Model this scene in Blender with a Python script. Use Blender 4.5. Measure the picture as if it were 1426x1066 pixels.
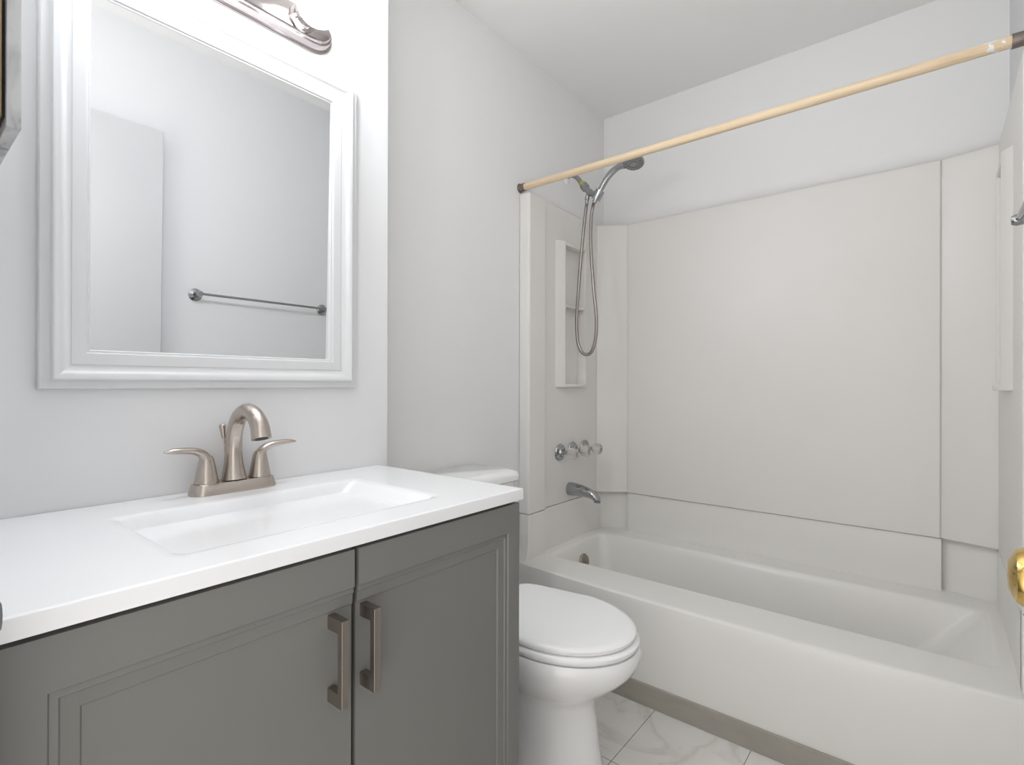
import bpy, bmesh, math, random
from mathutils import Vector, Matrix
random.seed(4)
for o in list(bpy.data.objects): bpy.data.objects.remove(o)
scene = bpy.context.scene
C = scene.collection
PI = math.pi

# ------------------------------------------------------------------ camera
H = 1.07
yaw, pitch, roll = math.radians(39.131), math.radians(0.0612), math.radians(0.1343)
fw = Vector((math.cos(yaw)*math.cos(pitch), math.sin(yaw)*math.cos(pitch), math.sin(pitch)))
r0 = Vector((math.sin(yaw), -math.cos(yaw), 0)); u0 = r0.cross(fw)
rt = math.cos(roll)*r0 + math.sin(roll)*u0
up = -math.sin(roll)*r0 + math.cos(roll)*u0
cam_d = bpy.data.cameras.new('camera'); cam = bpy.data.objects.new('camera', cam_d); C.objects.link(cam)
cam_d.sensor_width = 36.0; cam_d.lens = 725.06/1426*36.0; cam_d.clip_start = 0.02
cam.matrix_world = Matrix(((rt.x, up.x, -fw.x, 0), (rt.y, up.y, -fw.y, 0), (rt.z, up.z, -fw.z, H), (0, 0, 0, 1)))
scene.camera = cam

# ------------------------------------------------------------------ world fill from the open hall side behind the camera, exposure
w = bpy.data.worlds.new('world'); scene.world = w; w.use_nodes = True
bg = w.node_tree.nodes['Background']
bg.inputs['Color'].default_value = (1.0, 0.972, 0.942, 1)
_tc = w.node_tree.nodes.new('ShaderNodeTexCoord'); _sx = w.node_tree.nodes.new('ShaderNodeSeparateXYZ'); _mr = w.node_tree.nodes.new('ShaderNodeMapRange')
w.node_tree.links.new(_tc.outputs['Generated'], _sx.inputs[0]); w.node_tree.links.new(_sx.outputs['Z'], _mr.inputs['Value'])
_mr.inputs['From Min'].default_value = -0.25; _mr.inputs['From Max'].default_value = 0.15
_mr.inputs['To Min'].default_value = 2.5; _mr.inputs['To Max'].default_value = 1.5      # fill made stronger from below the horizon, added to lift the ceiling
w.node_tree.links.new(_mr.outputs[0], bg.inputs['Strength'])
BULB = 96.0
vs = scene.view_settings
vs.view_transform = 'Standard'; vs.look = 'None'; vs.gamma = 1.0; vs.use_curve_mapping = False; vs.exposure = 0.11

# ------------------------------------------------------------------ materials
def mat(name, col, rough=0.5, metal=0.0, var=0.0, vscale=6.0, bump=0.0, bscale=40.0, spec=0.5, stretch=None, coat=0.0):
    m = bpy.data.materials.new(name); m.use_nodes = True
    nt = m.node_tree; b = nt.nodes['Principled BSDF']
    b.inputs['Base Color'].default_value = (*col, 1); b.inputs['Roughness'].default_value = rough
    b.inputs['Metallic'].default_value = metal; b.inputs['Specular IOR Level'].default_value = spec
    b.inputs['Coat Weight'].default_value = coat
    tc = nt.nodes.new('ShaderNodeTexCoord'); src = tc.outputs['Object']
    if stretch:
        mp = nt.nodes.new('ShaderNodeMapping'); mp.inputs['Scale'].default_value = stretch
        nt.links.new(src, mp.inputs['Vector']); src = mp.outputs['Vector']
    if var:
        n = nt.nodes.new('ShaderNodeTexNoise'); n.inputs['Scale'].default_value = vscale; n.inputs['Detail'].default_value = 5
        nt.links.new(src, n.inputs['Vector'])
        mx = nt.nodes.new('ShaderNodeMix'); mx.data_type = 'RGBA'
        mx.inputs['A'].default_value = (*[c*(1-var) for c in col], 1); mx.inputs['B'].default_value = (*[min(1, c*(1+var)) for c in col], 1)
        nt.links.new(n.outputs['Fac'], mx.inputs['Factor']); nt.links.new(mx.outputs['Result'], b.inputs['Base Color'])
    if bump:
        n2 = nt.nodes.new('ShaderNodeTexNoise'); n2.inputs['Scale'].default_value = bscale; n2.inputs['Detail'].default_value = 4
        nt.links.new(src, n2.inputs['Vector'])
        bp = nt.nodes.new('ShaderNodeBump'); bp.inputs['Strength'].default_value = bump; bp.inputs['Distance'].default_value = 0.002
        nt.links.new(n2.outputs['Fac'], bp.inputs['Height']); nt.links.new(bp.outputs['Normal'], b.inputs['Normal'])
    return m

M = {}
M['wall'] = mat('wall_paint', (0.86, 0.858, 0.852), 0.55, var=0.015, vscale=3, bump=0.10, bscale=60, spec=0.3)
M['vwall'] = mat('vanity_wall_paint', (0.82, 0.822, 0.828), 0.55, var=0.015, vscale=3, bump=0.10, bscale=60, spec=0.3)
M['rwall'] = mat('right_wall_paint_toned_down', (0.74, 0.742, 0.75), 0.55, var=0.015, vscale=3, bump=0.10, bscale=60, spec=0.3)  # vanity wall paint darkened in colour to offset the strong bulb light
M['ceiling'] = mat('ceiling_paint', (0.92, 0.91, 0.897), 0.8, var=0.015, vscale=3, bump=0.1, bscale=50, spec=0.2)
M['trim'] = mat('door_paint', (0.56, 0.56, 0.565), 0.4, var=0.01, spec=0.4)
M['frame'] = mat('mirror_frame_paint', (0.70, 0.70, 0.705), 0.3, var=0.008, vscale=10)
M['tub'] = mat('tub_enamel', (0.86, 0.845, 0.81), 0.28, var=0.02, vscale=4, bump=0.02, bscale=8, spec=0.45)
M['surround'] = mat('surround_plastic', (0.81, 0.79, 0.76), 0.38, var=0.02, vscale=3, bump=0.03, bscale=9, spec=0.4)
M['strip'] = mat('tub_kick_vinyl', (0.38, 0.355, 0.305), 0.55, var=0.18, vscale=9, stretch=(1, 1, 3))
M['porcelain'] = mat('toilet_porcelain', (0.94, 0.938, 0.933), 0.12, var=0.006, spec=0.5, coat=0.3)
M['seat'] = mat('toilet_seat_plastic', (0.95, 0.948, 0.945), 0.22, var=0.006)
M['counter'] = mat('cultured_marble', (0.86, 0.86, 0.868), 0.16, var=0.008, vscale=8, coat=0.2)
M['vanity'] = mat('vanity_grey_paint', (0.182, 0.180, 0.168), 0.42, var=0.03, vscale=5, bump=0.02, bscale=80)
M['nickel'] = mat('brushed_nickel', (0.52, 0.46, 0.41), 0.26, 1.0, var=0.06, vscale=60, stretch=(1, 1, 12))
M['pull'] = mat('pull_brushed_bronze', (0.34, 0.30, 0.265), 0.36, 1.0, var=0.08, vscale=60, stretch=(1, 1, 0.2))
M['plate'] = mat('light_plate_nickel', (0.47, 0.42, 0.41), 0.15, 1.0, var=0.05, vscale=80, stretch=(0.05, 1, 1))
M['chrome'] = mat('chrome', (0.40, 0.41, 0.42), 0.14, 1.0, var=0.05, vscale=30)
M['hose'] = mat('hose_steel', (0.36, 0.325, 0.30), 0.30, 1.0, var=0.08, vscale=90)
M['greyplastic'] = mat('grey_plastic', (0.25, 0.25, 0.25), 0.45, var=0.06, vscale=30)
M['yellow'] = mat('thread_tape_yellow', (0.50, 0.44, 0.07), 0.6, var=0.15, vscale=90)
M['brass'] = mat('polished_brass', (0.72, 0.50, 0.17), 0.12, 1.0, var=0.12, vscale=30)
M['dark'] = mat('dark_gap_shade', (0.03, 0.028, 0.026), 0.8, var=0.1)  # shade of narrow gaps put into the colour; also the aerator disc
M['cabwood'] = mat('cabinet_raw_wood', (0.42, 0.30, 0.17), 0.6, var=0.25, vscale=20, stretch=(8, 8, 1))
M['tin'] = mat('worn_socket_metal', (0.26, 0.22, 0.20), 0.38, 1.0, var=0.5, vscale=60)
M['strike'] = mat('dull_steel', (0.22, 0.22, 0.22), 0.4, 1.0, var=0.1)

def node_mat(name):
    m = bpy.data.materials.new(name); m.use_nodes = True
    return m, m.node_tree, m.node_tree.nodes['Principled BSDF'], m.node_tree.nodes.new('ShaderNodeTexCoord')
def ramp(nt, stops):
    r = nt.nodes.new('ShaderNodeValToRGB'); e = r.color_ramp.elements
    e[0].position, e[0].color = stops[0][0], (*stops[0][1], 1); e[1].position, e[1].color = stops[-1][0], (*stops[-1][1], 1)
    for p, c in stops[1:-1]:
        q = e.new(p); q.color = (*c, 1)
    return r
def mathn(nt, op, a, b=None):
    n = nt.nodes.new('ShaderNodeMath'); n.operation = op
    for i, v in enumerate((a, b)):
        if v is None: continue
        if isinstance(v, (int, float)): n.inputs[i].default_value = v
        else: nt.links.new(v, n.inputs[i])
    return n.outputs[0]

# wood closet pole
m, nt, b, tc = node_mat('pine_pole'); M['wood'] = m
mp = nt.nodes.new('ShaderNodeMapping'); mp.inputs['Scale'].default_value = (60, 1.6, 60); nt.links.new(tc.outputs['Object'], mp.inputs['Vector'])
n = nt.nodes.new('ShaderNodeTexNoise'); n.inputs['Scale'].default_value = 2.0; n.inputs['Detail'].default_value = 6; nt.links.new(mp.outputs['Vector'], n.inputs['Vector'])
r = ramp(nt, [(0.25, (0.50, 0.34, 0.18)), (0.42, (0.72, 0.56, 0.37)), (0.6, (0.80, 0.64, 0.45)), (0.8, (0.66, 0.48, 0.29))]); nt.links.new(n.outputs['Fac'], r.inputs['Fac'])
# white paint daubs near the right-hand end
sx = nt.nodes.new('ShaderNodeSeparateXYZ'); nt.links.new(tc.outputs['Object'], sx.inputs[0])
n2 = nt.nodes.new('ShaderNodeTexNoise'); n2.inputs['Scale'].default_value = 34; nt.links.new(tc.outputs['Object'], n2.inputs['Vector'])
near = mathn(nt, 'LESS_THAN', sx.outputs['Y'], -0.065)
daub = mathn(nt, 'MULTIPLY', near, mathn(nt, 'GREATER_THAN', n2.outputs['Fac'], 0.52))
mx = nt.nodes.new('ShaderNodeMix'); mx.data_type = 'RGBA'; nt.links.new(daub, mx.inputs['Factor'])
nt.links.new(r.outputs['Color'], mx.inputs['A']); mx.inputs['B'].default_value = (0.8, 0.79, 0.77, 1)
nt.links.new(mx.outputs['Result'], b.inputs['Base Color']); b.inputs['Roughness'].default_value = 0.5

# marble-look floor tile, 0.295 m tiles with thin dark joints
m, nt, b, tc = node_mat('marble_tile'); M['floor'] = m
sx = nt.nodes.new('ShaderNodeSeparateXYZ'); nt.links.new(tc.outputs['Object'], sx.inputs[0])
def joint(src, off, size):
    a = mathn(nt, 'DIVIDE', mathn(nt, 'SUBTRACT', src, off), size)
    f = mathn(nt, 'SUBTRACT', mathn(nt, 'FRACT', a), 0.5)
    return mathn(nt, 'GREATER_THAN', mathn(nt, 'ABSOLUTE', f), 0.5-0.0022/size*0.5)
j = mathn(nt, 'MAXIMUM', joint(sx.outputs['X'], 1.323, 0.60), joint(sx.outputs['Y'], 0.711, 0.295))
n = nt.nodes.new('ShaderNodeTexNoise'); n.inputs['Scale'].default_value = 3.2; n.inputs['Detail'].default_value = 7; n.inputs['Distortion'].default_value = 1.6; nt.links.new(tc.outputs['Object'], n.inputs['Vector'])
vein = mathn(nt, 'ABSOLUTE', mathn(nt, 'SUBTRACT', n.outputs['Fac'], 0.5))
r = ramp(nt, [(0.0, (0.70, 0.68, 0.64)), (0.015, (0.76, 0.74, 0.70)), (0.05, (0.82, 0.80, 0.765)), (0.3, (0.86, 0.845, 0.81))]); nt.links.new(vein, r.inputs['Fac'])
mx = nt.nodes.new('ShaderNodeMix'); mx.data_type = 'RGBA'; nt.links.new(j, mx.inputs['Factor'])
nt.links.new(r.outputs['Color'], mx.inputs['A']); mx.inputs['B'].default_value = (0.20, 0.19, 0.175, 1)
nt.links.new(mx.outputs['Result'], b.inputs['Base Color']); b.inputs['Roughness'].default_value = 0.3

# painted metal with worn smears
m, nt, b, tc = node_mat('smeared_painted_metal'); M['smear'] = m
mp = nt.nodes.new('ShaderNodeMapping'); mp.inputs['Scale'].default_value = (2.2, 1.2, 0.7); nt.links.new(tc.outputs['Object'], mp.inputs['Vector'])
n = nt.nodes.new('ShaderNodeTexNoise'); n.inputs['Scale'].default_value = 24; n.inputs['Detail'].default_value = 6; n.inputs['Distortion'].default_value = 0.6; nt.links.new(mp.outputs['Vector'], n.inputs['Vector'])
r = ramp(nt, [(0.30, (0.10, 0.06, 0.04)), (0.36, (0.22, 0.22, 0.225)), (0.46, (0.50, 0.50, 0.50)), (0.65, (0.62, 0.62, 0.62))]); nt.links.new(n.outputs['Fac'], r.inputs['Fac'])
nt.links.new(r.outputs['Color'], b.inputs['Base Color']); b.inputs['Roughness'].default_value = 0.4

m, nt, b, tc = node_mat('mirror_silver'); M['mirror'] = m
b.inputs['Base Color'].default_value = (0.86, 0.865, 0.87, 1); b.inputs['Metallic'].default_value = 1; b.inputs['Roughness'].default_value = 0.0
m, nt, b, tc = node_mat('clear_acrylic'); M['acrylic'] = m
b.inputs['Base Color'].default_value = (0.95, 0.91, 0.87, 1); b.inputs['Roughness'].default_value = 0.10
b.inputs['Transmission Weight'].default_value = 0.7; b.inputs['IOR'].default_value = 1.45
m, nt, b, tc = node_mat('frosted_lit_bulb'); M['bulb'] = m
b.inputs['Base Color'].default_value = (0.9, 0.9, 0.9, 1); b.inputs['Emission Color'].default_value = (0.91, 0.955, 1.0, 1); b.inputs['Emission Strength'].default_value = BULB
m, nt, b, tc = node_mat('lit_bulb_base'); M['bulb_base'] = m     # lower globe next to the socket glows more weakly
b.inputs['Base Color'].default_value = (0.9, 0.9, 0.9, 1); b.inputs['Emission Color'].default_value = (0.91, 0.955, 1.0, 1); b.inputs['Emission Strength'].default_value = BULB*0.1

# ------------------------------------------------------------------ helpers
def tag(o, label=None, cat=None, group=None, kind=None):
    if label: o['label'] = label
    if cat: o['category'] = cat
    if group: o['group'] = group
    if kind: o['kind'] = kind
    return o
def thing(name, label, cat, loc, group=None):
    o = bpy.data.objects.new(name, None); C.objects.link(o); o.location = loc; o.empty_display_size = 0.05
    return tag(o, label, cat, group)
def obj(name, bm, material, parent=None, bevel=0.0, seg=2, smooth=35, label=None):
    bmesh.ops.remove_doubles(bm, verts=bm.verts, dist=1e-6)
    bmesh.ops.recalc_face_normals(bm, faces=bm.faces)
    me = bpy.data.meshes.new(name); bm.to_mesh(me); bm.free()
    for m_ in (material if isinstance(material, (list, tuple)) else [material]): me.materials.append(m_)
    for p in me.polygons: p.use_smooth = True
    me.set_sharp_from_angle(angle=math.radians(smooth))
    o = bpy.data.objects.new(name, me); C.objects.link(o)
    if parent:
        o.parent = parent
        base = Vector(); q = parent
        while q: base += q.location; q = q.parent
        me.transform(Matrix.Translation(-base))
    if bevel:
        bv = o.modifiers.new('bevel', 'BEVEL'); bv.width = bevel; bv.segments = seg; bv.limit_method = 'ANGLE'; bv.angle_limit = math.radians(40)
        bv.harden_normals = True
    if label: o['label'] = label
    return o
def box(bm, x0, x1, y0, y1, z0, z1):
    v = [bm.verts.new((x, y, z)) for z in (z0, z1) for y in (y0, y1) for x in (x0, x1)]
    for f in ((0, 2, 3, 1), (4, 5, 7, 6), (0, 1, 5, 4), (2, 6, 7, 3), (0, 4, 6, 2), (1, 3, 7, 5)): bm.faces.new([v[i] for i in f])
def bx(*a):
    bm = bmesh.new(); box(bm, *a); return bm
def loft(bm, rings, cap0=True, cap1=True, closed=False):
    vr = [[bm.verts.new(p) for p in ring] for ring in rings]; n = len(vr[0])
    pairs = list(zip(vr, vr[1:])) + ([(vr[-1], vr[0])] if closed else [])
    for a, b_ in pairs:
        for i in range(n): bm.faces.new((a[i], a[(i+1) % n], b_[(i+1) % n], b_[i]))
    if not closed:
        if cap0: bm.faces.new(list(reversed(vr[0])))
        if cap1: bm.faces.new(vr[-1])
def prism(bm, pts, z0, z1):
    loft(bm, [[(x, y, z0) for x, y in pts], [(x, y, z1) for x, y in pts]])
def lathe(bm, prof, org, axis, n=32, cap=True, flute=0.0, nf=10):
    """prof: (radius, distance along axis)"""
    a = Vector(axis).normalized(); t = Vector((0, 0, 1)) if abs(a.z) < 0.9 else Vector((1, 0, 0))
    e1 = a.cross(t).normalized(); e2 = a.cross(e1); org = Vector(org)
    rings = []
    for r_, h in prof:
        r_ = max(r_, 1e-4); ring = []
        for i in range(n):
            th = 2*PI*i/n; rr = r_*(1+flute*math.cos(nf*th)); ring.append(org+a*h+e1*rr*math.cos(th)+e2*rr*math.sin(th))
        rings.append(ring)
    loft(bm, rings, cap, cap)
def catmull(pts, k=8):
    P = [Vector(p) for p in pts]; P = [2*P[0]-P[1]] + P + [2*P[-1]-P[-2]]; out = []
    for i in range(1, len(P)-2):
        for s in range(k):
            t = s/k; a, b_, c, d = P[i-1], P[i], P[i+1], P[i+2]
            out.append(0.5*((2*b_)+(c-a)*t+(2*a-5*b_+4*c-d)*t*t+(3*b_-a-3*c+d)*t**3))
    out.append(P[-2]); return out
def sweep(bm, path, rad, side=None, n=16, k=8, ribs=0.0, cap=True):
    """path: points; rad: radius or (across, along-plane) per point; side: fixed vector kept across the path"""
    pts = [tuple(p) for p in path]
    rr = [(q, q) if isinstance(q, (int, float)) else q for q in (rad if isinstance(rad, list) else [rad]*len(pts))]
    five = catmull(pts, k); rc = catmull([(a, b_, 0) for a, b_ in rr], k); rings = []; prev = None
    for i, p in enumerate(five):
        t = (five[min(i+1, len(five)-1)]-five[max(i-1, 0)]).normalized()
        if side is not None: e1 = Vector(side)
        else: e1 = prev if prev is not None else (Vector((1, 0, 0)) if abs(t.x) < 0.9 else Vector((0, 1, 0)))
        e1 = (e1-t*e1.dot(t)).normalized(); e2 = t.cross(e1); prev = e1
        ra, rb = max(rc[i].x, 2e-4), max(rc[i].y, 2e-4)
        f = 1+(ribs if i % 2 else -ribs)
        rings.append([p+e1*ra*f*math.cos(2*PI*j_/n)+e2*rb*f*math.sin(2*PI*j_/n) for j_ in range(n)])
    loft(bm, rings, cap, cap)
def rrect(x0, x1, y0, y1, r, z, nc=8, ne=10):
    pts = []
    cs = ((x1-r, y1-r, 0), (x0+r, y1-r, 90), (x0+r, y0+r, 180), (x1-r, y0+r, 270))
    for i, (cx, cy, a0) in enumerate(cs):
        for k in range(nc+1):
            a = math.radians(a0+90*k/nc); pts.append((cx+r*math.cos(a), cy+r*math.sin(a), z))
        nx, ny, na = cs[(i+1) % 4]; a = math.radians(na if na else 360)
        ax, ay = pts[-1][:2]; bx_, by_ = nx+r*math.cos(a), ny+r*math.sin(a)
        for k in range(1, ne): pts.append((ax+(bx_-ax)*k/ne, ay+(by_-ay)*k/ne, z))
    return pts
def dup(root, dx, label=None):
    c = root.copy(); C.objects.link(c); c.location = root.location+Vector(dx)
    if label: c['label'] = label
    for ch in list(root.children):
        d = ch.copy(); C.objects.link(d); d.parent = c
        for g in list(ch.children):
            e = g.copy(); C.objects.link(e); e.parent = d
    return c
def structure(name, bm, m_, bevel=0.0):
    return tag(obj(name, bm, m_, None, bevel), kind='structure')

# ------------------------------------------------------------------ room shell
YT, YM, YR, XB, ZC = 1.332, 1.147, -0.19, 2.386, 2.435     # alcove wall, vanity wall, right wall, back wall, ceiling
structure('floor', bx(-0.08, XB+0.1, YR-0.1, YT+0.1, -0.06, 0.0), M['floor'])
structure('ceiling', bx(-0.08, XB+0.1, YR-0.1, YT+0.1, ZC, ZC+0.06), M['ceiling'])
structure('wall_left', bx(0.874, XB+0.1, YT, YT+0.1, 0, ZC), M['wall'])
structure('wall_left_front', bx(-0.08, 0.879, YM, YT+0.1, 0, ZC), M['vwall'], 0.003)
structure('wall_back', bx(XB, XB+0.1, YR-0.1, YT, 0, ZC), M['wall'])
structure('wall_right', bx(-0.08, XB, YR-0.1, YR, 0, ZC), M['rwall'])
structure('wall_front', bx(-0.08, 0.055, 0.60, YM, 0, ZC), M['wall'])
# ------------------------------------------------------------------ bathtub
def bow(p, amt):
    x, y, z = p; t = (y-0.57)/0.76
    return (x-amt*max(0, 1-t*t)*max(0, min(1, (2.0-x)/0.35)), y, z)
RZ = 0.35; TY0, TY1 = -0.186, 1.328
tub = thing('bathtub', 'cream alcove bathtub with a gently bowed apron between the end walls', 'bathtub', (2.0, 0.57, 0))
bm = bmesh.new()
def orect(ix, iy, r_, z, b_): return [bow(p, b_) for p in rrect(ix, 2.384, TY0+iy, TY1-iy, r_, z)]
rings = [orect(1.628, 0, .004, 0.07, 0.002), orect(1.626, 0, .004, 0.16, 0.006), orect(1.634, 0, .004, 0.27, 0.020), orect(1.644, 0, .004, 0.32, 0.028),
         orect(1.647, 0, .004, 0.337, 0.030), orect(1.649, 0.001, .004, 0.3445, 0.030), orect(1.654, 0.001, .004, 0.3485, 0.030), orect(1.661, 0.002, .004, RZ, 0.030), orect(1.670, 0.004, .004, RZ, 0.030)]
def irect(x0, x1, y0, y1, r_, z): return rrect(x0, x1, y0, y1, r_, z)
rings += [irect(1.784, 2.244, -0.143, 1.270, .032, RZ), irect(1.794, 2.234, -0.133, 1.260, .032, RZ), irect(1.799, 2.229, -0.127, 1.255, .032, RZ-.0015), irect(1.805, 2.223, -0.118, 1.249, .032, RZ-.007), irect(1.809, 2.219, -0.110, 1.246, .032, RZ-.016),
          irect(1.815, 2.212, -0.098, 1.242, .04, RZ-.03), irect(1.832, 2.196, -0.02, 1.225, .05, 0.22), irect(1.850, 2.180, 0.07, 1.205, .08, 0.12),
          irect(1.875, 2.155, 0.12, 1.18, .10, 0.075), irect(1.92, 2.11, 0.17, 1.13, .09, 0.062)]
loft(bm, rings, False, True)
SZ = 0.532                                    # top of the tub's own upstand
prism(bm, [(2.345, 1.172), (2.384, 1.172), (2.384, -0.016), (2.345, -0.016)], 0.30, SZ)           # back upstand
prism(bm, [(2.300, 1.300), (2.300, 1.312), (2.3855, 1.312), (2.3855, 1.16), (2.3835, 1.165)], 0.30, SZ)   # rear left pocket
prism(bm, [(2.332, -0.160), (2.332, -0.17), (2.3855, -0.17), (2.3855, -0.0), (2.3835, -0.005)], 0.30, SZ)  # rear right pocket
prism(bm, [(1.71, 1.328), (1.71, 1.283), (1.80, 1.283), (1.812, 1.299), (2.30, 1.299), (2.30, 1.328)], 0.30, SZ)
prism(bm, [(1.71, -0.186), (1.71, -0.157), (1.80, -0.157), (1.812, -0.158), (2.33, -0.158), (2.33, -0.186)], 0.30, SZ)
for s, yw, yo in ((1, 1.328, 1.284), (-1, -0.186, -0.157)):          # curved front flange running from the upstand into the rim
    pr = [(1.684, SZ), (1.684, 0.43), (1.680, 0.39), (1.670, 0.362), (1.655, 0.342), (1.66, 0.33), (1.72, 0.33), (1.72, SZ)]
    loft(bm, [[(x, yw, z) for x, z in pr], [(x, yo, z) for x, z in pr]])
obj('shell', bm, M['tub'], tub, 0.006, 3)
obj('base_strip', bx(1.618, 1.66, TY0, TY1, 0.0, 0.072), M['strip'], tub, 0.002, label='grey-brown kick strip along the foot of the tub')
bm = bmesh.new(); lathe(bm, [(0.0, 0), (0.036, 0), (0.037, 0.004), (0.033, 0.010), (0.012, 0.013), (0.0, 0.013)], (2.03, 1.2335, 0.262), (0, -1, 0.12), 32)
lathe(bm, [(0.005, 0.012), (0.005, 0.016), (0.0, 0.016)], (2.03, 1.2335, 0.262), (0, -1, 0.12), 12)
obj('overflow_cover', bm, M['pull'], tub)

# ------------------------------------------------------------------ tub surround
ST = 1.849
sur = thing('tub_surround', 'cream plastic tub surround panels with shelf niches lining the bath walls', 'shower surround', (2.0, 0.57, SZ+0.002))
Z0 = SZ+0.002
bm = bmesh.new()
prism(bm, [(2.335, 1.172), (2.384, 1.172), (2.384, -0.014), (2.335, -0.014)], Z0, ST)
obj('back_panel', bm, M['surround'], sur, 0.005, 2)
bm = bmesh.new(); prism(bm, [(2.258, 1.298), (2.262, 1.330), (2.384, 1.330), (2.384, 1.166), (2.348, 1.166)], Z0, ST); obj('corner_panel', bm, M['surround'], sur, 0.003, 2)
bm = bmesh.new(); prism(bm, [(2.297, -0.158), (2.301, -0.188), (2.384, -0.188), (2.384, -0.008), (2.346, -0.008)], Z0, ST); obj('corner_panel', bm, M['surround'], sur, 0.003, 2)
def end_panel(s, yw, ys, x1, bd):
    """s = +1: wall on the +y side. yw wall face, ys panel face"""
    def Y(d): return ys-s*d                                   # d > 0 stands out into the tub
    nx0, nx1, nz0, nz1 = 1.950, 2.125, 1.064, 1.690
    bm = bmesh.new(); yb = yw-s*0.002
    plan = [(1.684, Y(bd-0.006)), (1.692, Y(bd)), (1.80, Y(bd)), (1.812, Y(0)), (nx0, Y(0)), (nx1, Y(0)), (x1, Y(0))]
    zs = [Z0, nz0, nz1, ST]
    V = [[bm.verts.new((x, y, z)) for z in zs] for x, y in plan]
    Bk = [[bm.verts.new((x, yb, z)) for z in zs] for x, y in plan]
    for i in range(len(plan)-1):
        for k in range(3):
            if i == 4 and k == 1: continue                                  # the niche opening
            bm.faces.new((V[i][k], V[i+1][k], V[i+1][k+1], V[i][k+1]))
        for k in (0, 3): bm.faces.new((V[i][k], V[i+1][k], Bk[i+1][k], Bk[i][k]))
    for i in (0, len(plan)-1):
        for k in range(3): bm.faces.new((V[i][k], V[i][k+1], Bk[i][k+1], Bk[i][k]))
    p = obj('end_panel', bm, M['surround'], sur, 0.003, 2)
    bm = bmesh.new()
    # raised niche surround: a broad sloping lip in front, thin lips elsewhere, back and shelf
    za, zb = nz0-0.012, nz1+0.014
    prism(bm, [(1.893, Y(-0.002)), (1.905, Y(0.004)), (1.938, Y(0.019)), (1.948, Y(0.021)), (1.956, Y(0.016)), (1.958, Y(-0.028)), (1.950, Y(-0.028))], za, zb)
    prism(bm, [(nx1-0.004, Y(-0.028)), (nx1-0.004, Y(0.016)), (nx1+0.004, Y(0.019)), (nx1+0.014, Y(0.004)), (nx1+0.016, Y(-0.002))], za, zb)
    for z, th, po in ((nz0-0.012, 0.014, 0.026), (nz1-0.003, 0.016, 0.018)):
        prism(bm, [(1.945, Y(-0.028)), (1.945, Y(po-0.006)), (1.960, Y(po)), (nx1-0.01, Y(po)), (nx1+0.006, Y(po-0.008)), (nx1+0.006, Y(-0.028))], z, z+th)
    n_ = obj('niche', bm, M['surround'], p, 0.003, 2)
    obj('niche_back', bx(nx0, nx1, min(Y(-0.024), Y(-0.029)), max(Y(-0.024), Y(-0.029)), nz0-0.01, nz1+0.01), M['surround'], p)
    bm = bmesh.new(); prism(bm, [(1.953, Y(-0.026)), (1.953, Y(0.008)), (nx1-0.002, Y(0.008)), (nx1-0.002, Y(-0.026))], 1.412, 1.426); obj('shelf', bm, M['surround'], p, 0.003, 2)
end_panel(1, YT, 1.298, 2.2575, 0.016)
end_panel(-1, YR, -0.158, 2.2965, 0.001)

# ------------------------------------------------------------------ tub valves and spout
def valve(x, label):
    y, z = 1.2975, 0.763
    t = thing('tub_faucet_handle', label, 'faucet handle', (x, y, z), 'tub faucet handles')
    bm = bmesh.new(); lathe(bm, [(0.0, 0), (0.036, 0), (0.038, 0.003), (0.035, 0.008), (0.021, 0.012), (0.016, 0.02), (0.0, 0.02)], (x, y, z), (0, -1, 0), 36); obj('escutcheon', bm, M['chrome'], t)
    bm = bmesh.new(); lathe(bm, [(0.0085, 0.018), (0.0085, 0.045), (0.006, 0.047), (0.006, 0.06)], (x, y, z), (0, -1, 0), 20); obj('stem', bm, M['chrome'], t)
    bm = bmesh.new(); lathe(bm, [(0.0, 0.048), (0.014, 0.048), (0.022, 0.054), (0.0245, 0.062), (0.0245, 0.078), (0.021, 0.087), (0.012, 0.090), (0.0, 0.090)], (x, y, z), (0, -1, 0), 48, True, 0.07, 8); obj('knob', bm, M['acrylic'], t, smooth=25)
    bm = bmesh.new(); lathe(bm, [(0.0, 0.0902), (0.009, 0.0902), (0.009, 0.0915), (0.0, 0.0915)], (x, y, z), (0, -1, 0), 20); obj('cap', bm, M['chrome'], t)
valve(1.931, 'clear fluted tub faucet knob furthest left, nearest the toilet')
valve(2.035, 'clear fluted tub faucet knob in the middle of the three on the end wall')
valve(2.140, 'clear fluted tub faucet knob furthest right, nearest the long back panel')
sp = thing('tub_spout', 'chrome tub spout on the end wall below the three clear knobs', 'tub spout', (2.012, 1.2975, 0.59))
bm = bmesh.new(); sweep(bm, [(2.012, 1.2975, 0.588), (2.012, 1.27, 0.588), (2.012, 1.22, 0.585), (2.012, 1.18, 0.577), (2.012, 1.158, 0.563), (2.012, 1.153, 0.552)],
      [(0.029, 0.030), (0.028, 0.029), (0.025, 0.024), (0.022, 0.020), (0.020, 0.016), (0.018, 0.015)], (1, 0, 0), 28)
obj('body', bm, M['chrome'], sp)
bm = bmesh.new(); lathe(bm, [(0.0, 0), (0.015, 0), (0.015, 0.006), (0.0, 0.006)], (2.012, 1.1525, 0.552), (0, 0.15, -1), 20); obj('outlet', bm, M['greyplastic'], sp)

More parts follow.
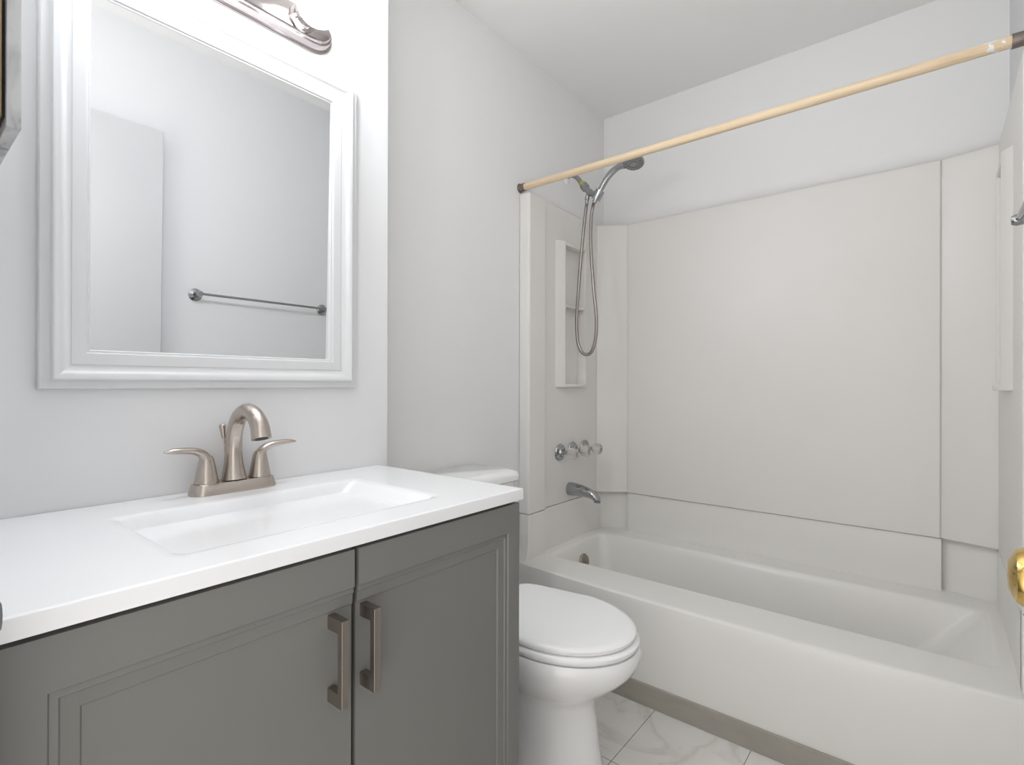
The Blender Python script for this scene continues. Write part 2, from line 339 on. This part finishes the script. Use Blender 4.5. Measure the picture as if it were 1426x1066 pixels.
# ------------------------------------------------------------------ shower
HX = 2.03
arm = thing('shower_outlet', 'stub of shower arm with yellow thread tape and grey handset bracket on the wall', 'shower outlet', (HX, YT, 2.0))
bm = bmesh.new(); lathe(bm, [(0.0, 0), (0.027, 0), (0.026, 0.004), (0.014, 0.010), (0.0, 0.010)], (HX, YT-0.0005, 2.018), (0, -1, 0), 32); obj('wall_flange', bm, M['porcelain'], arm, label='white wall flange')
bm = bmesh.new(); sweep(bm, [(HX, 1.330, 2.026), (HX, 1.300, 2.028), (HX, 1.272, 2.010), (HX, 1.254, 1.987), (HX, 1.236, 1.964)], 0.0105, (1, 0, 0), 20); obj('pipe', bm, M['greyplastic'], arm)
d = Vector((0, -0.62, -0.78)).normalized(); p0 = Vector((HX, 1.247, 1.978))
bm = bmesh.new(); lathe(bm, [(0.0, 0), (0.0145, 0), (0.0145, 0.014), (0.0, 0.014)], p0, d, 8); obj('thread_tape', bm, M['yellow'], arm, smooth=10)
bm = bmesh.new(); lathe(bm, [(0.012, 0), (0.0185, 0.004), (0.0185, 0.026), (0.014, 0.030), (0.014, 0.048), (0.017, 0.052), (0.017, 0.062), (0.010, 0.068), (0.0, 0.068)], p0+d*0.012, d, 28, True, 0.03, 12); obj('coupling', bm, M['greyplastic'], arm)
d2 = Vector((0, -0.55, 0.83)).normalized(); c0 = Vector((HX, 1.163, 1.905))
bm = bmesh.new(); sweep(bm, [(HX, 1.208, 1.928), (HX, 1.190, 1.918), (HX, 1.168, 1.910)], [0.014, 0.013, 0.012], (1, 0, 0), 16)
lathe(bm, [(0.014, -0.022), (0.0205, -0.022), (0.0205, 0.022), (0.014, 0.022)], c0, d2, 28); obj('bracket', bm, M['chrome'], arm)
bm = bmesh.new(); lathe(bm, [(0.0, 0.0), (0.010, 0.0), (0.0105, 0.016), (0.008, 0.018), (0.008, 0.034), (0.0, 0.034)], (HX, 1.216, 1.912), (0, 0.12, -1), 20); obj('outlet_nut', bm, M['chrome'], arm)

hs = thing('handheld_shower', 'chrome hand shower resting in its bracket, ribbed hose looping down', 'hand shower', (HX, 1.163, 1.905))
bm = bmesh.new(); sweep(bm, [tuple(c0-d2*0.034), tuple(c0), tuple(c0+d2*0.04), (HX, 1.118, 1.968), (HX, 1.092, 1.990), (HX, 1.062, 2.004), (HX, 1.030, 2.006)],
      [0.0105, 0.0115, 0.0125, 0.0135, 0.0145, 0.0135, 0.017], (1, 0, 0), 24); obj('handle', bm, M['chrome'], hs)
hd = Vector((-0.30, -0.12, -0.95)).normalized(); hc = Vector((HX, 0.990, 2.012))
bm = bmesh.new(); lathe(bm, [(0.0, -0.018), (0.020, -0.016), (0.036, -0.006), (0.043, 0.004), (0.044, 0.012), (0.041, 0.016), (0.0, 0.016)], hc, hd, 40); obj('head', bm, M['chrome'], hs)
bm = bmesh.new(); e1 = hd.cross(Vector((0, 0, 1))).normalized(); e2 = hd.cross(e1)
lathe(bm, [(0.0, 0.0162), (0.039, 0.0162), (0.039, 0.0172), (0.0, 0.0172)], hc, hd, 40); face = obj('spray_face', bm, M['greyplastic'], hs)
bm = bmesh.new()
for k in range(14):
    a = 2*PI*k/14; q = hc+e1*0.029*math.cos(a)+e2*0.029*math.sin(a); rd = (e1*math.cos(a)+e2*math.sin(a)); tn = hd.cross(rd)
    ring = [q+rd*0.008*math.cos(t)+tn*0.0032*math.sin(t) for t in [2*PI*i/10 for i in range(10)]]
    loft(bm, [[p+hd*0.0165 for p in ring], [p+hd*0.0195 for p in ring]])
lathe(bm, [(0.0, 0.0165), (0.014, 0.0165), (0.013, 0.0195), (0.0, 0.0195)], hc, hd, 24)
obj('spray_nozzles', bm, M['chrome'], face)
hose = [(HX, 1.219, 1.880), (HX, 1.226, 1.84), (HX, 1.243, 1.70), (HX, 1.262, 1.50), (HX, 1.272, 1.36), (HX, 1.266, 1.265), (HX, 1.245, 1.213), (HX, 1.219, 1.199), (HX, 1.192, 1.213),
        (HX, 1.174, 1.265), (HX, 1.169, 1.36), (HX, 1.184, 1.50), (HX, 1.198, 1.68), (HX, 1.197, 1.80), (HX, 1.190, 1.850), (HX, 1.183, 1.876)]
bm = bmesh.new(); sweep(bm, hose, 0.0074, (1, 0, 0), 12, 26, 0.05); obj('hose', bm, M['hose'], hs, smooth=60)

# ------------------------------------------------------------------ curtain rod
RX, RZc = 1.686, 1.874
rod = thing('shower_curtain_rod', 'bare wooden pole used as shower curtain rod across the tub', 'curtain rod', (RX, 0, RZc))
bm = bmesh.new(); lathe(bm, [(0.0137, 0), (0.0137, 1.48)], (RX, -0.165, RZc), (0, 1, 0.0), 28); obj('pole', bm, M['wood'], rod)
for y, s in ((YT-0.0005, -1), (YR+0.0005, 1)):
    bm = bmesh.new(); lathe(bm, [(0.0, 0), (0.022, 0), (0.022, 0.003), (0.0165, 0.005), (0.0165, 0.052), (0.0145, 0.052), (0.0145, 0.010), (0.0, 0.010)] if s > 0 else
                            [(0.0, 0), (0.019, 0), (0.019, 0.003), (0.0160, 0.005), (0.0160, 0.027), (0.0140, 0.027), (0.0140, 0.010), (0.0, 0.010)], (RX, y, RZc), (0, s, 0), 28)
    obj('end_socket', bm, M['tin'], rod, label='worn dark metal end socket')

# ------------------------------------------------------------------ toilet
TX = 1.185
toi = thing('toilet', 'white two piece toilet with closed lid between the grey vanity and tub', 'toilet', (TX, 0.95, 0))
def egg(hw, yf, yb, z, cx=TX, yc=None, n=64, sq=0.0, tp=0.0):
    yc = 0.80 if yc is None else yc; pts = []
    for i in range(n):
        t = 2*PI*i/n; c, s = math.cos(t), math.sin(t)
        e = 2.0 if s < 0 else 2.0+sq
        cc = math.copysign(abs(c)**(2/e), c); ss = math.copysign(abs(s)**(2/e), s)
        pts.append((cx+hw*cc*(1-tp*max(0, ss)), yc+(ss*(yc-yf) if s < 0 else ss*(yb-yc)), z))
    return pts
bm = bmesh.new()
loft(bm, [egg(.122, .668, 1.12, 0.0, yc=.86, sq=2), egg(.122, .666, 1.12, 0.03, yc=.86, sq=2), egg(.114, .682, 1.11, 0.10, yc=.86, sq=2), egg(.109, .694, 1.10, 0.19, yc=.86, sq=1.5), egg(.110, .696, 1.09, 0.226, yc=.86, sq=1.2),
          egg(.118, .684, 1.09, 0.254, yc=.85, sq=1), egg(.138, .650, 1.09, 0.281, yc=.83, sq=.8), egg(.161, .612, 1.09, 0.313, yc=.81, sq=.6), egg(.176, .586, 1.08, 0.340, yc=.80, sq=.6),
          egg(.182, .573, 1.08, 0.365, yc=.80, sq=.8), egg(.183, .570, 1.08, 0.385, yc=.80, sq=.8), egg(.178, .577, 1.075, 0.396, yc=.80, sq=.8), egg(.15, .61, 1.04, 0.397, yc=.80, sq=.8)])
box(bm, TX-.11, TX+.11, 1.06, 1.30, 0.25, 0.383)
obj('bowl', bm, M['porcelain'], toi, smooth=50)
bm = bmesh.new(); loft(bm, [egg(.174, .580, 1.03, 0.3985, sq=1.5), egg(.178, .575, 1.034, 0.404, sq=1.5), egg(.178, .575, 1.034, 0.412, sq=1.5), egg(.172, .582, 1.03, 0.4175, sq=1.5)]); obj('seat', bm, M['seat'], toi, smooth=50)
bm = bmesh.new(); loft(bm, [egg(.168, .588, 1.02, 0.4195, sq=8, tp=.22), egg(.172, .584, 1.024, 0.424, sq=8, tp=.22), egg(.172, .584, 1.024, 0.431, sq=8, tp=.22), egg(.166, .592, 1.018, 0.4365, sq=8, tp=.22), egg(.156, .604, 1.008, 0.4378, sq=8, tp=.22), egg(.10, .68, .95, 0.4395, sq=6, tp=.2)]); obj('lid', bm, M['seat'], toi, smooth=50)
for s in (-1, 1): obj('hinge', bx(TX+s*.075-.02, TX+s*.075+.02, 1.024, 1.052, 0.3975, 0.430), M['seat'], toi, 0.006, 3)
def sup(x0, x1, y0, y1, z, r_=.03): return rrect(x0, x1, y0, y1, r_, z, 6, 4)
bm = bmesh.new(); loft(bm, [sup(TX-.19, TX+.19, 1.135, 1.310, 0.3835), sup(TX-.205, TX+.205, 1.125, 1.315, 0.42), sup(TX-.218, TX+.218, 1.112, 1.318, 0.735)]); obj('tank', bm, M['porcelain'], toi, smooth=50)
bm = bmesh.new(); loft(bm, [sup(TX-.222, TX+.222, 1.108, 1.322, 0.7355), sup(TX-.228, TX+.228, 1.100, 1.325, 0.741), sup(TX-.228, TX+.228, 1.100, 1.325, 0.757), sup(TX-.222, TX+.222, 1.106, 1.322, 0.769), sup(TX-.20, TX+.20, 1.128, 1.305, 0.775)]); obj('tank_lid', bm, M['porcelain'], toi, smooth=50)
bm = bmesh.new(); sweep(bm, [(TX-.17, 1.112, .69), (TX-.17, 1.098, .69), (TX-.15, 1.094, .688), (TX-.10, 1.094, .682)], [.009, .008, .008, .007], None, 12); obj('flush_lever', bm, M['chrome'], toi)

# ------------------------------------------------------------------ vanity cabinet
VX0, VX1, YD = 0.074, 0.846, 0.668
van = thing('vanity_cabinet', 'grey painted two-door bathroom vanity cabinet under the white sink top', 'vanity', (0.46, 0.9, 0))
bm = bmesh.new()
box(bm, VX0, VX0+.016, YD+.020, YM-.002, 0, 0.8285); box(bm, VX1-.016, VX1, YD+.020, YM-.002, 0, 0.8285)
box(bm, VX0, VX1, YM-.014, YM-.002, 0.08, 0.8285); box(bm, VX0, VX1, YD+.024, YM-.002, 0.08, 0.096)
obj('carcass', bm, M['vanity'], van)
obj('toe_kick', bx(VX0+.016, VX1-.016, YD+.075, YD+.088, 0.0, 0.08), M['vanity'], van)
bm = bmesh.new(); box(bm, VX0+.016, VX1-.016, YD+.024, YD+.036, 0.79, 0.8285); box(bm, 0.440, 0.472, YD+.024, YD+.036, 0.096, 0.80); obj('gap_shade_rail', bm, M['dark'], van)  # rail coloured near-black to stand for shade in the door gaps
def door(x0, x1, side, hx):
    """slab whose moulding runs along the top, bottom and outer stile only; side=-1: outer stile on the left"""
    z0, z1 = 0.085, 0.8225
    ts, bot, st = 0.0555, 0.06, 0.034
    prof = [(0.0, 0.0), (0.0018, 0.0032), (0.0085, 0.0024), (0.0105, 0.0046), (0.012, 0.0048), (0.026, 0.0062), (0.028, 0.0085)]  # (inset from rail line, depth)
    loops = []
    ox, ix = (x0, x1) if side < 0 else (x1, x0)
    sg = 1 if side < 0 else -1
    loops.append([(ix, YD, z1), (ox, YD, z1), (ox, YD, z0), (ix, YD, z0)])
    for a, d_ in prof: loops.append([(ix, YD+d_, z1-ts-a), (ox+sg*(st+a), YD+d_, z1-ts-a), (ox+sg*(st+a), YD+d_, z0+bot+a), (ix, YD+d_, z0+bot+a)])
    bm = bmesh.new(); vr = [[bm.verts.new(p) for p in l] for l in loops]
    for a, b_ in zip(vr, vr[1:]):
        for i in range(3): bm.faces.new((a[i], a[i+1], b_[i+1], b_[i]))
    bm.faces.new(vr[-1])
    back = [bm.verts.new((x, YD+.019, z)) for x, _, z in loops[0]]
    for i in range(3): bm.faces.new((vr[0][i+1], vr[0][i], back[i], back[i+1]))
    bm.faces.new(list(reversed(back)))
    bm.faces.new([v[0] for v in vr]+[v[3] for v in reversed(vr)]+[back[3], back[0]])
    dr = obj('door', bm, M['vanity'], van, smooth=20)
    bm = bmesh.new(); yb = YD+.0085; hz0, hz1 = 0.612, 0.736; t = 0.0062
    box(bm, hx-t, hx+t, 0.640, 0.651, hz0, hz1)
    for za, zb in ((hz0, hz0+.020), (hz1-.020, hz1)): box(bm, hx-t, hx+t, 0.650, yb+.0005, za, zb)
    obj('handle', bm, M['pull'], dr, 0.0008, 1, label='brushed bronze bar pull')
door(VX0, 0.4525, -1, 0.4195)
door(0.4600, VX1, 1, 0.4735)

# ------------------------------------------------------------------ sink top
CT = 0.8525
bm = bmesh.new()
def cr(ins, z): return rrect(0.066+ins, 0.852-ins, 0.660+ins, YM-.001-ins*0, 0.004, z, 8, 10)
def sr(a, b_, c, d_, r_, z): return rrect(a, b_, c, d_, r_, z, 8, 10)
loft(bm, [cr(0, CT-.0222), cr(0, CT-.003), cr(0.0012, CT-.0008), cr(0.003, CT), cr(0.008, CT),
          sr(0.228, 0.700, 0.726, 1.030, .020, CT), sr(0.238, 0.690, 0.736, 1.020, .020, CT), sr(0.244, 0.684, 0.742, 1.014, .020, CT-.0015), sr(0.248, 0.680, 0.746, 1.010, .020, CT-.006),
          sr(0.262, 0.630, 0.760, 1.000, .020, CT-.040), sr(0.276, 0.590, 0.774, 0.990, .022, CT-.080), sr(0.290, 0.560, 0.788, 0.978, .025, CT-.105), sr(0.31, 0.53, 0.81, 0.955, .03, CT-.112),
          sr(0.44, 0.48, 0.87, 0.91, .019, CT-.115)], True, True)
t_ = obj('bathroom_sink', bm, M['counter'], smooth=30)
tag(t_, 'white vanity top with a moulded rectangular basin on the grey cabinet', 'sink')

# ------------------------------------------------------------------ sink faucet
FX, FY = 0.4625, 1.100
fa = thing('sink_faucet', 'brushed nickel two-handle sink faucet on the back of the white vanity top', 'faucet', (FX, FY, CT))
bm = bmesh.new(); B = [rrect(FX-.082+i, FX+.082-i, FY-.027+i, FY+.027-i, .024-i*.5, CT+z, 8, 4) for i, z in ((0, 0.0), (0, 0.003), (.004, 0.019), (.006, 0.0215))]
loft(bm, B); obj('base_plate', bm, M['nickel'], fa, smooth=40)
bm = bmesh.new(); zb = CT+.0215
sweep(bm, [(FX, FY, zb), (FX, FY+.001, zb+.010), (FX, FY+.002, zb+.035), (FX, FY+.002, zb+.070), (FX, FY-.004, zb+.100), (FX, FY-.022, zb+.126), (FX, FY-.052, zb+.1395), (FX, FY-.084, zb+.135), (FX, FY-.108, zb+.116), (FX, FY-.117, zb+.090)],
      [.0235, .0215, .0175, .0155, .0150, .0150, .0150, .0155, .0165, .0178], (1, 0, 0), 28, 8)
sp_ = obj('spout', bm, M['nickel'], fa, smooth=50)
bm = bmesh.new(); lathe(bm, [(0.0, 0), (0.012, 0), (0.012, 0.0008), (0.0, 0.0008)], (FX, FY-.117, zb+.0901), (0, -0.32, -0.95), 20); obj('aerator', bm, M['dark'], sp_)
for s in (-1, 1):
    cx = FX+s*0.0515
    bm = bmesh.new(); lathe(bm, [(0.0215, 0), (0.0215, 0.002), (0.020, 0.008), (0.0160, 0.030), (0.0130, 0.045), (0.010, 0.052)], (cx, FY, zb+.0005), (0, 0, 1), 28)
    sweep(bm, [(cx, FY, zb+.030), (cx+s*.001, FY, zb+.044), (cx+s*.007, FY-.001, zb+.056), (cx+s*.020, FY-.003, zb+.0635), (cx+s*.040, FY-.005, zb+.067), (cx+s*.060, FY-.007, zb+.068), (cx+s*.074, FY-.008, zb+.067)],
          [(.015, .013), (.0135, .0115), (.0115, .0085), (.0095, .007), (.0085, .0058), (.0075, .005), (.003, .002)], (0, 1, 0), 18, 8)
    obj('handle', bm, M['nickel'], fa, smooth=50)
bm = bmesh.new(); sweep(bm, [(FX-.004, FY+.018, zb-.001), (FX-.007, FY+.021, zb+.045), (FX-.010, FY+.024, zb+.085)], .0022, None, 10, 4)
lathe(bm, [(0.0035, 0), (0.0045, 0.004), (0.0050, 0.012), (0.0068, 0.026), (0.0050, 0.029), (0.0, 0.029)], (FX-.010, FY+.024, zb+.082), (-0.08, 0.07, 1), 16); obj('lift_rod', bm, M['nickel'], fa)

# ------------------------------------------------------------------ mirror
mi = thing('wall_mirror', 'large rectangular mirror in a white moulded frame above the faucet', 'mirror', (0.468, YM, 1.058))
X0, X1, Z0_, Z1_ = 0.170, 0.766, 1.058, 1.812
prof = [(0.0, 0.001), (0.0, 0.018), (0.0015, 0.020), (0.013, 0.0215), (0.0145, 0.0235), (0.016, 0.0285), (0.0185, 0.029), (0.022, 0.028), (0.029, 0.022), (0.036, 0.0175), (0.041, 0.0165), (0.0425, 0.0175), (0.059, 0.0165), (0.062, 0.0155), (0.0635, 0.0130), (0.0665, 0.0130), (0.068, 0.011), (0.068, 0.001)]
bm = bmesh.new(); cols = []
for a, h in prof:
    cols.append([(X0+a, YM-h, Z0_+a), (X1-a, YM-h, Z0_+a), (X1-a, YM-h, Z1_-a), (X0+a, YM-h, Z1_-a)])
loft(bm, cols, False, False, closed=True)
obj('frame', bm, M['frame'], mi, smooth=25)
bm = bmesh.new(); tl = math.tan(math.radians(0.9)); zc = (Z0_+Z1_)/2
pts = []
for dy in (0.0, 0.0025):
    for x, z in ((X0+.066, Z0_+.066), (X1-.066, Z0_+.066), (X1-.066, Z1_-.066), (X0+.066, Z1_-.066)): pts.append(bm.verts.new((x, YM-.0066+dy-(z-zc)*tl, z)))
for f in ((0, 1, 2, 3), (7, 6, 5, 4), (0, 4, 5, 1), (1, 5, 6, 2), (2, 6, 7, 3), (3, 7, 4, 0)): bm.faces.new([pts[i] for i in f])
obj('glass', bm, M['mirror'], mi)

# ------------------------------------------------------------------ vanity light
LX, LZ = 0.46, 1.895
vl = thing('vanity_light', 'brushed metal light bar with round globe bulbs above the mirror', 'wall light', (LX, YM, LZ))
def stad(ins, h):
    hl, hh, ax = 0.245-ins, 0.044-ins, 0.062-ins; pts = []; k = 18
    for i in range(k+1):
        a = -PI/2+PI*i/k; pts.append((LX+hl-ax+ax*math.cos(a), YM-h, LZ+hh*math.sin(a)))
    for i in range(k+1):
        a = PI/2+PI*i/k; pts.append((LX-hl+ax+ax*math.cos(a), YM-h, LZ+hh*math.sin(a)))
    return pts
bm = bmesh.new(); loft(bm, [stad(i, h) for i, h in ((0, .0005), (0, .005), (.0015, .0065), (.0055, .008), (.0065, .010), (.0095, .020), (.0105, .0215), (.0145, .0225), (.0175, .0285), (.0185, .0300), (.026, .0322), (.034, .0332))]); obj('backplate', bm, M['plate'], vl, smooth=22)
for x in (0.307, 0.46, 0.613):
    bm = bmesh.new(); lathe(bm, [(0.030, 0.0326), (0.030, 0.037), (0.024, 0.040), (0.0225, 0.046), (0.024, 0.049), (0.0225, 0.052), (0.024, 0.055), (0.0225, 0.058), (0.022, 0.062), (0.0, 0.062)], (x, YM, LZ), (0, -1, 0), 32); so = obj('socket', bm, M['plate'], vl)
    bm = bmesh.new(); R_, c_ = 0.0465, 0.104
    pr = [(0.019, 0.0622)] + [(R_*math.sin(a), c_-R_*math.cos(a)) for a in [0.45+(PI-0.45)*i/22 for i in range(23)]]
    lathe(bm, pr, (x, YM, LZ), (0, -1, 0), 36); bo = obj('bulb', bm, [M['bulb'], M['bulb_base']], so, smooth=60, label='lit white globe bulb')
    for p in bo.data.polygons:
        if (p.center+Vector((0, bo.parent.location.y, 0))).y + vl.location.y > YM-c_-0.004: p.material_index = 1

# ------------------------------------------------------------------ medicine cabinet by the doorway
mc = thing('medicine_cabinet', 'worn recess cabinet with paint-smeared metal edge at the far left', 'cabinet', (0.07, 0.95, 1.336))
bm = bmesh.new(); box(bm, 0.0555, 0.0845, 0.752, 1.07, 1.345, 1.90); obj('body', bm, M['cabwood'], mc, 0.002)
bm = bmesh.new(); box(bm, 0.0872, 0.0990, 0.749, 1.072, 1.336, 1.91); obj('door', bm, M['smear'], mc, 0.0012)
bm = bmesh.new(); box(bm, 0.0840, 0.0875, 0.758, 1.065, 1.348, 1.895); obj('gap_shade', bm, M['dark'], mc)  # near-black filler painted as the shaded gap between door and body

# ------------------------------------------------------------------ strike plate on the left jamb
bm = bmesh.new(); sweep(bm, [(0.0535, 0.600, 0.886), (0.0585, 0.590, 0.886), (0.0625, 0.578, 0.886), (0.0640, 0.568, 0.886)], [(0.016, 0.0012), (0.016, 0.0012), (0.014, 0.0012), (0.011, 0.0012)], (0, 0, 1), 12, 4)
st = obj('strike_plate', bm, M['strike']); tag(st, 'dull grey latch plate lip at the left edge by the counter', 'strike plate')

# ------------------------------------------------------------------ entrance door folded back against the right wall
dr = bpy.data.objects.new('door_1', None); C.objects.link(dr); dr.location = (-0.03, -0.17, 0); tag(dr, kind='structure')
obj('panel', bx(-0.03, 0.732, -0.162, -0.127, 0.012, 2.030), M['trim'], dr, 0.0015)
bm = bmesh.new(); kx, kz = 0.667, 0.893
lathe(bm, [(0.0, 0), (0.032, 0), (0.032, 0.004), (0.024, 0.008), (0.012, 0.010), (0.011, 0.028), (0.016, 0.033), (0.0245, 0.039), (0.0285, 0.049), (0.0285, 0.061), (0.0235, 0.070), (0.013, 0.0745), (0.0, 0.0755)], (kx, -0.127, kz), (0, 1, 0), 40)
obj('knob', bm, M['brass'], dr, label='polished brass door knob')

# ------------------------------------------------------------------ towel bar
tb = thing('towel_bar', 'slim grey metal towel bar on the right wall, seen in the mirror', 'towel bar', (1.16, YR, 1.405))
bm = bmesh.new(); TZ = 1.405; ty = -0.130
sweep(bm, [(0.875, ty, TZ), (1.15, ty, TZ), (1.470, ty, TZ)], 0.0055, (0, 1, 0), 16, 4); obj('bar', bm, M['chrome'], tb)
for x in (0.875, 1.470):
    bm = bmesh.new(); lathe(bm, [(0.0, 0), (0.027, 0), (0.027, 0.004), (0.021, 0.008), (0.012, 0.012), (0.009, 0.035), (0.011, 0.048), (0.012, 0.062), (0.009, 0.070), (0.0, 0.071)], (x, YR+.0005, TZ), (0, 1, 0), 32); obj('post', bm, M['chrome'], tb)
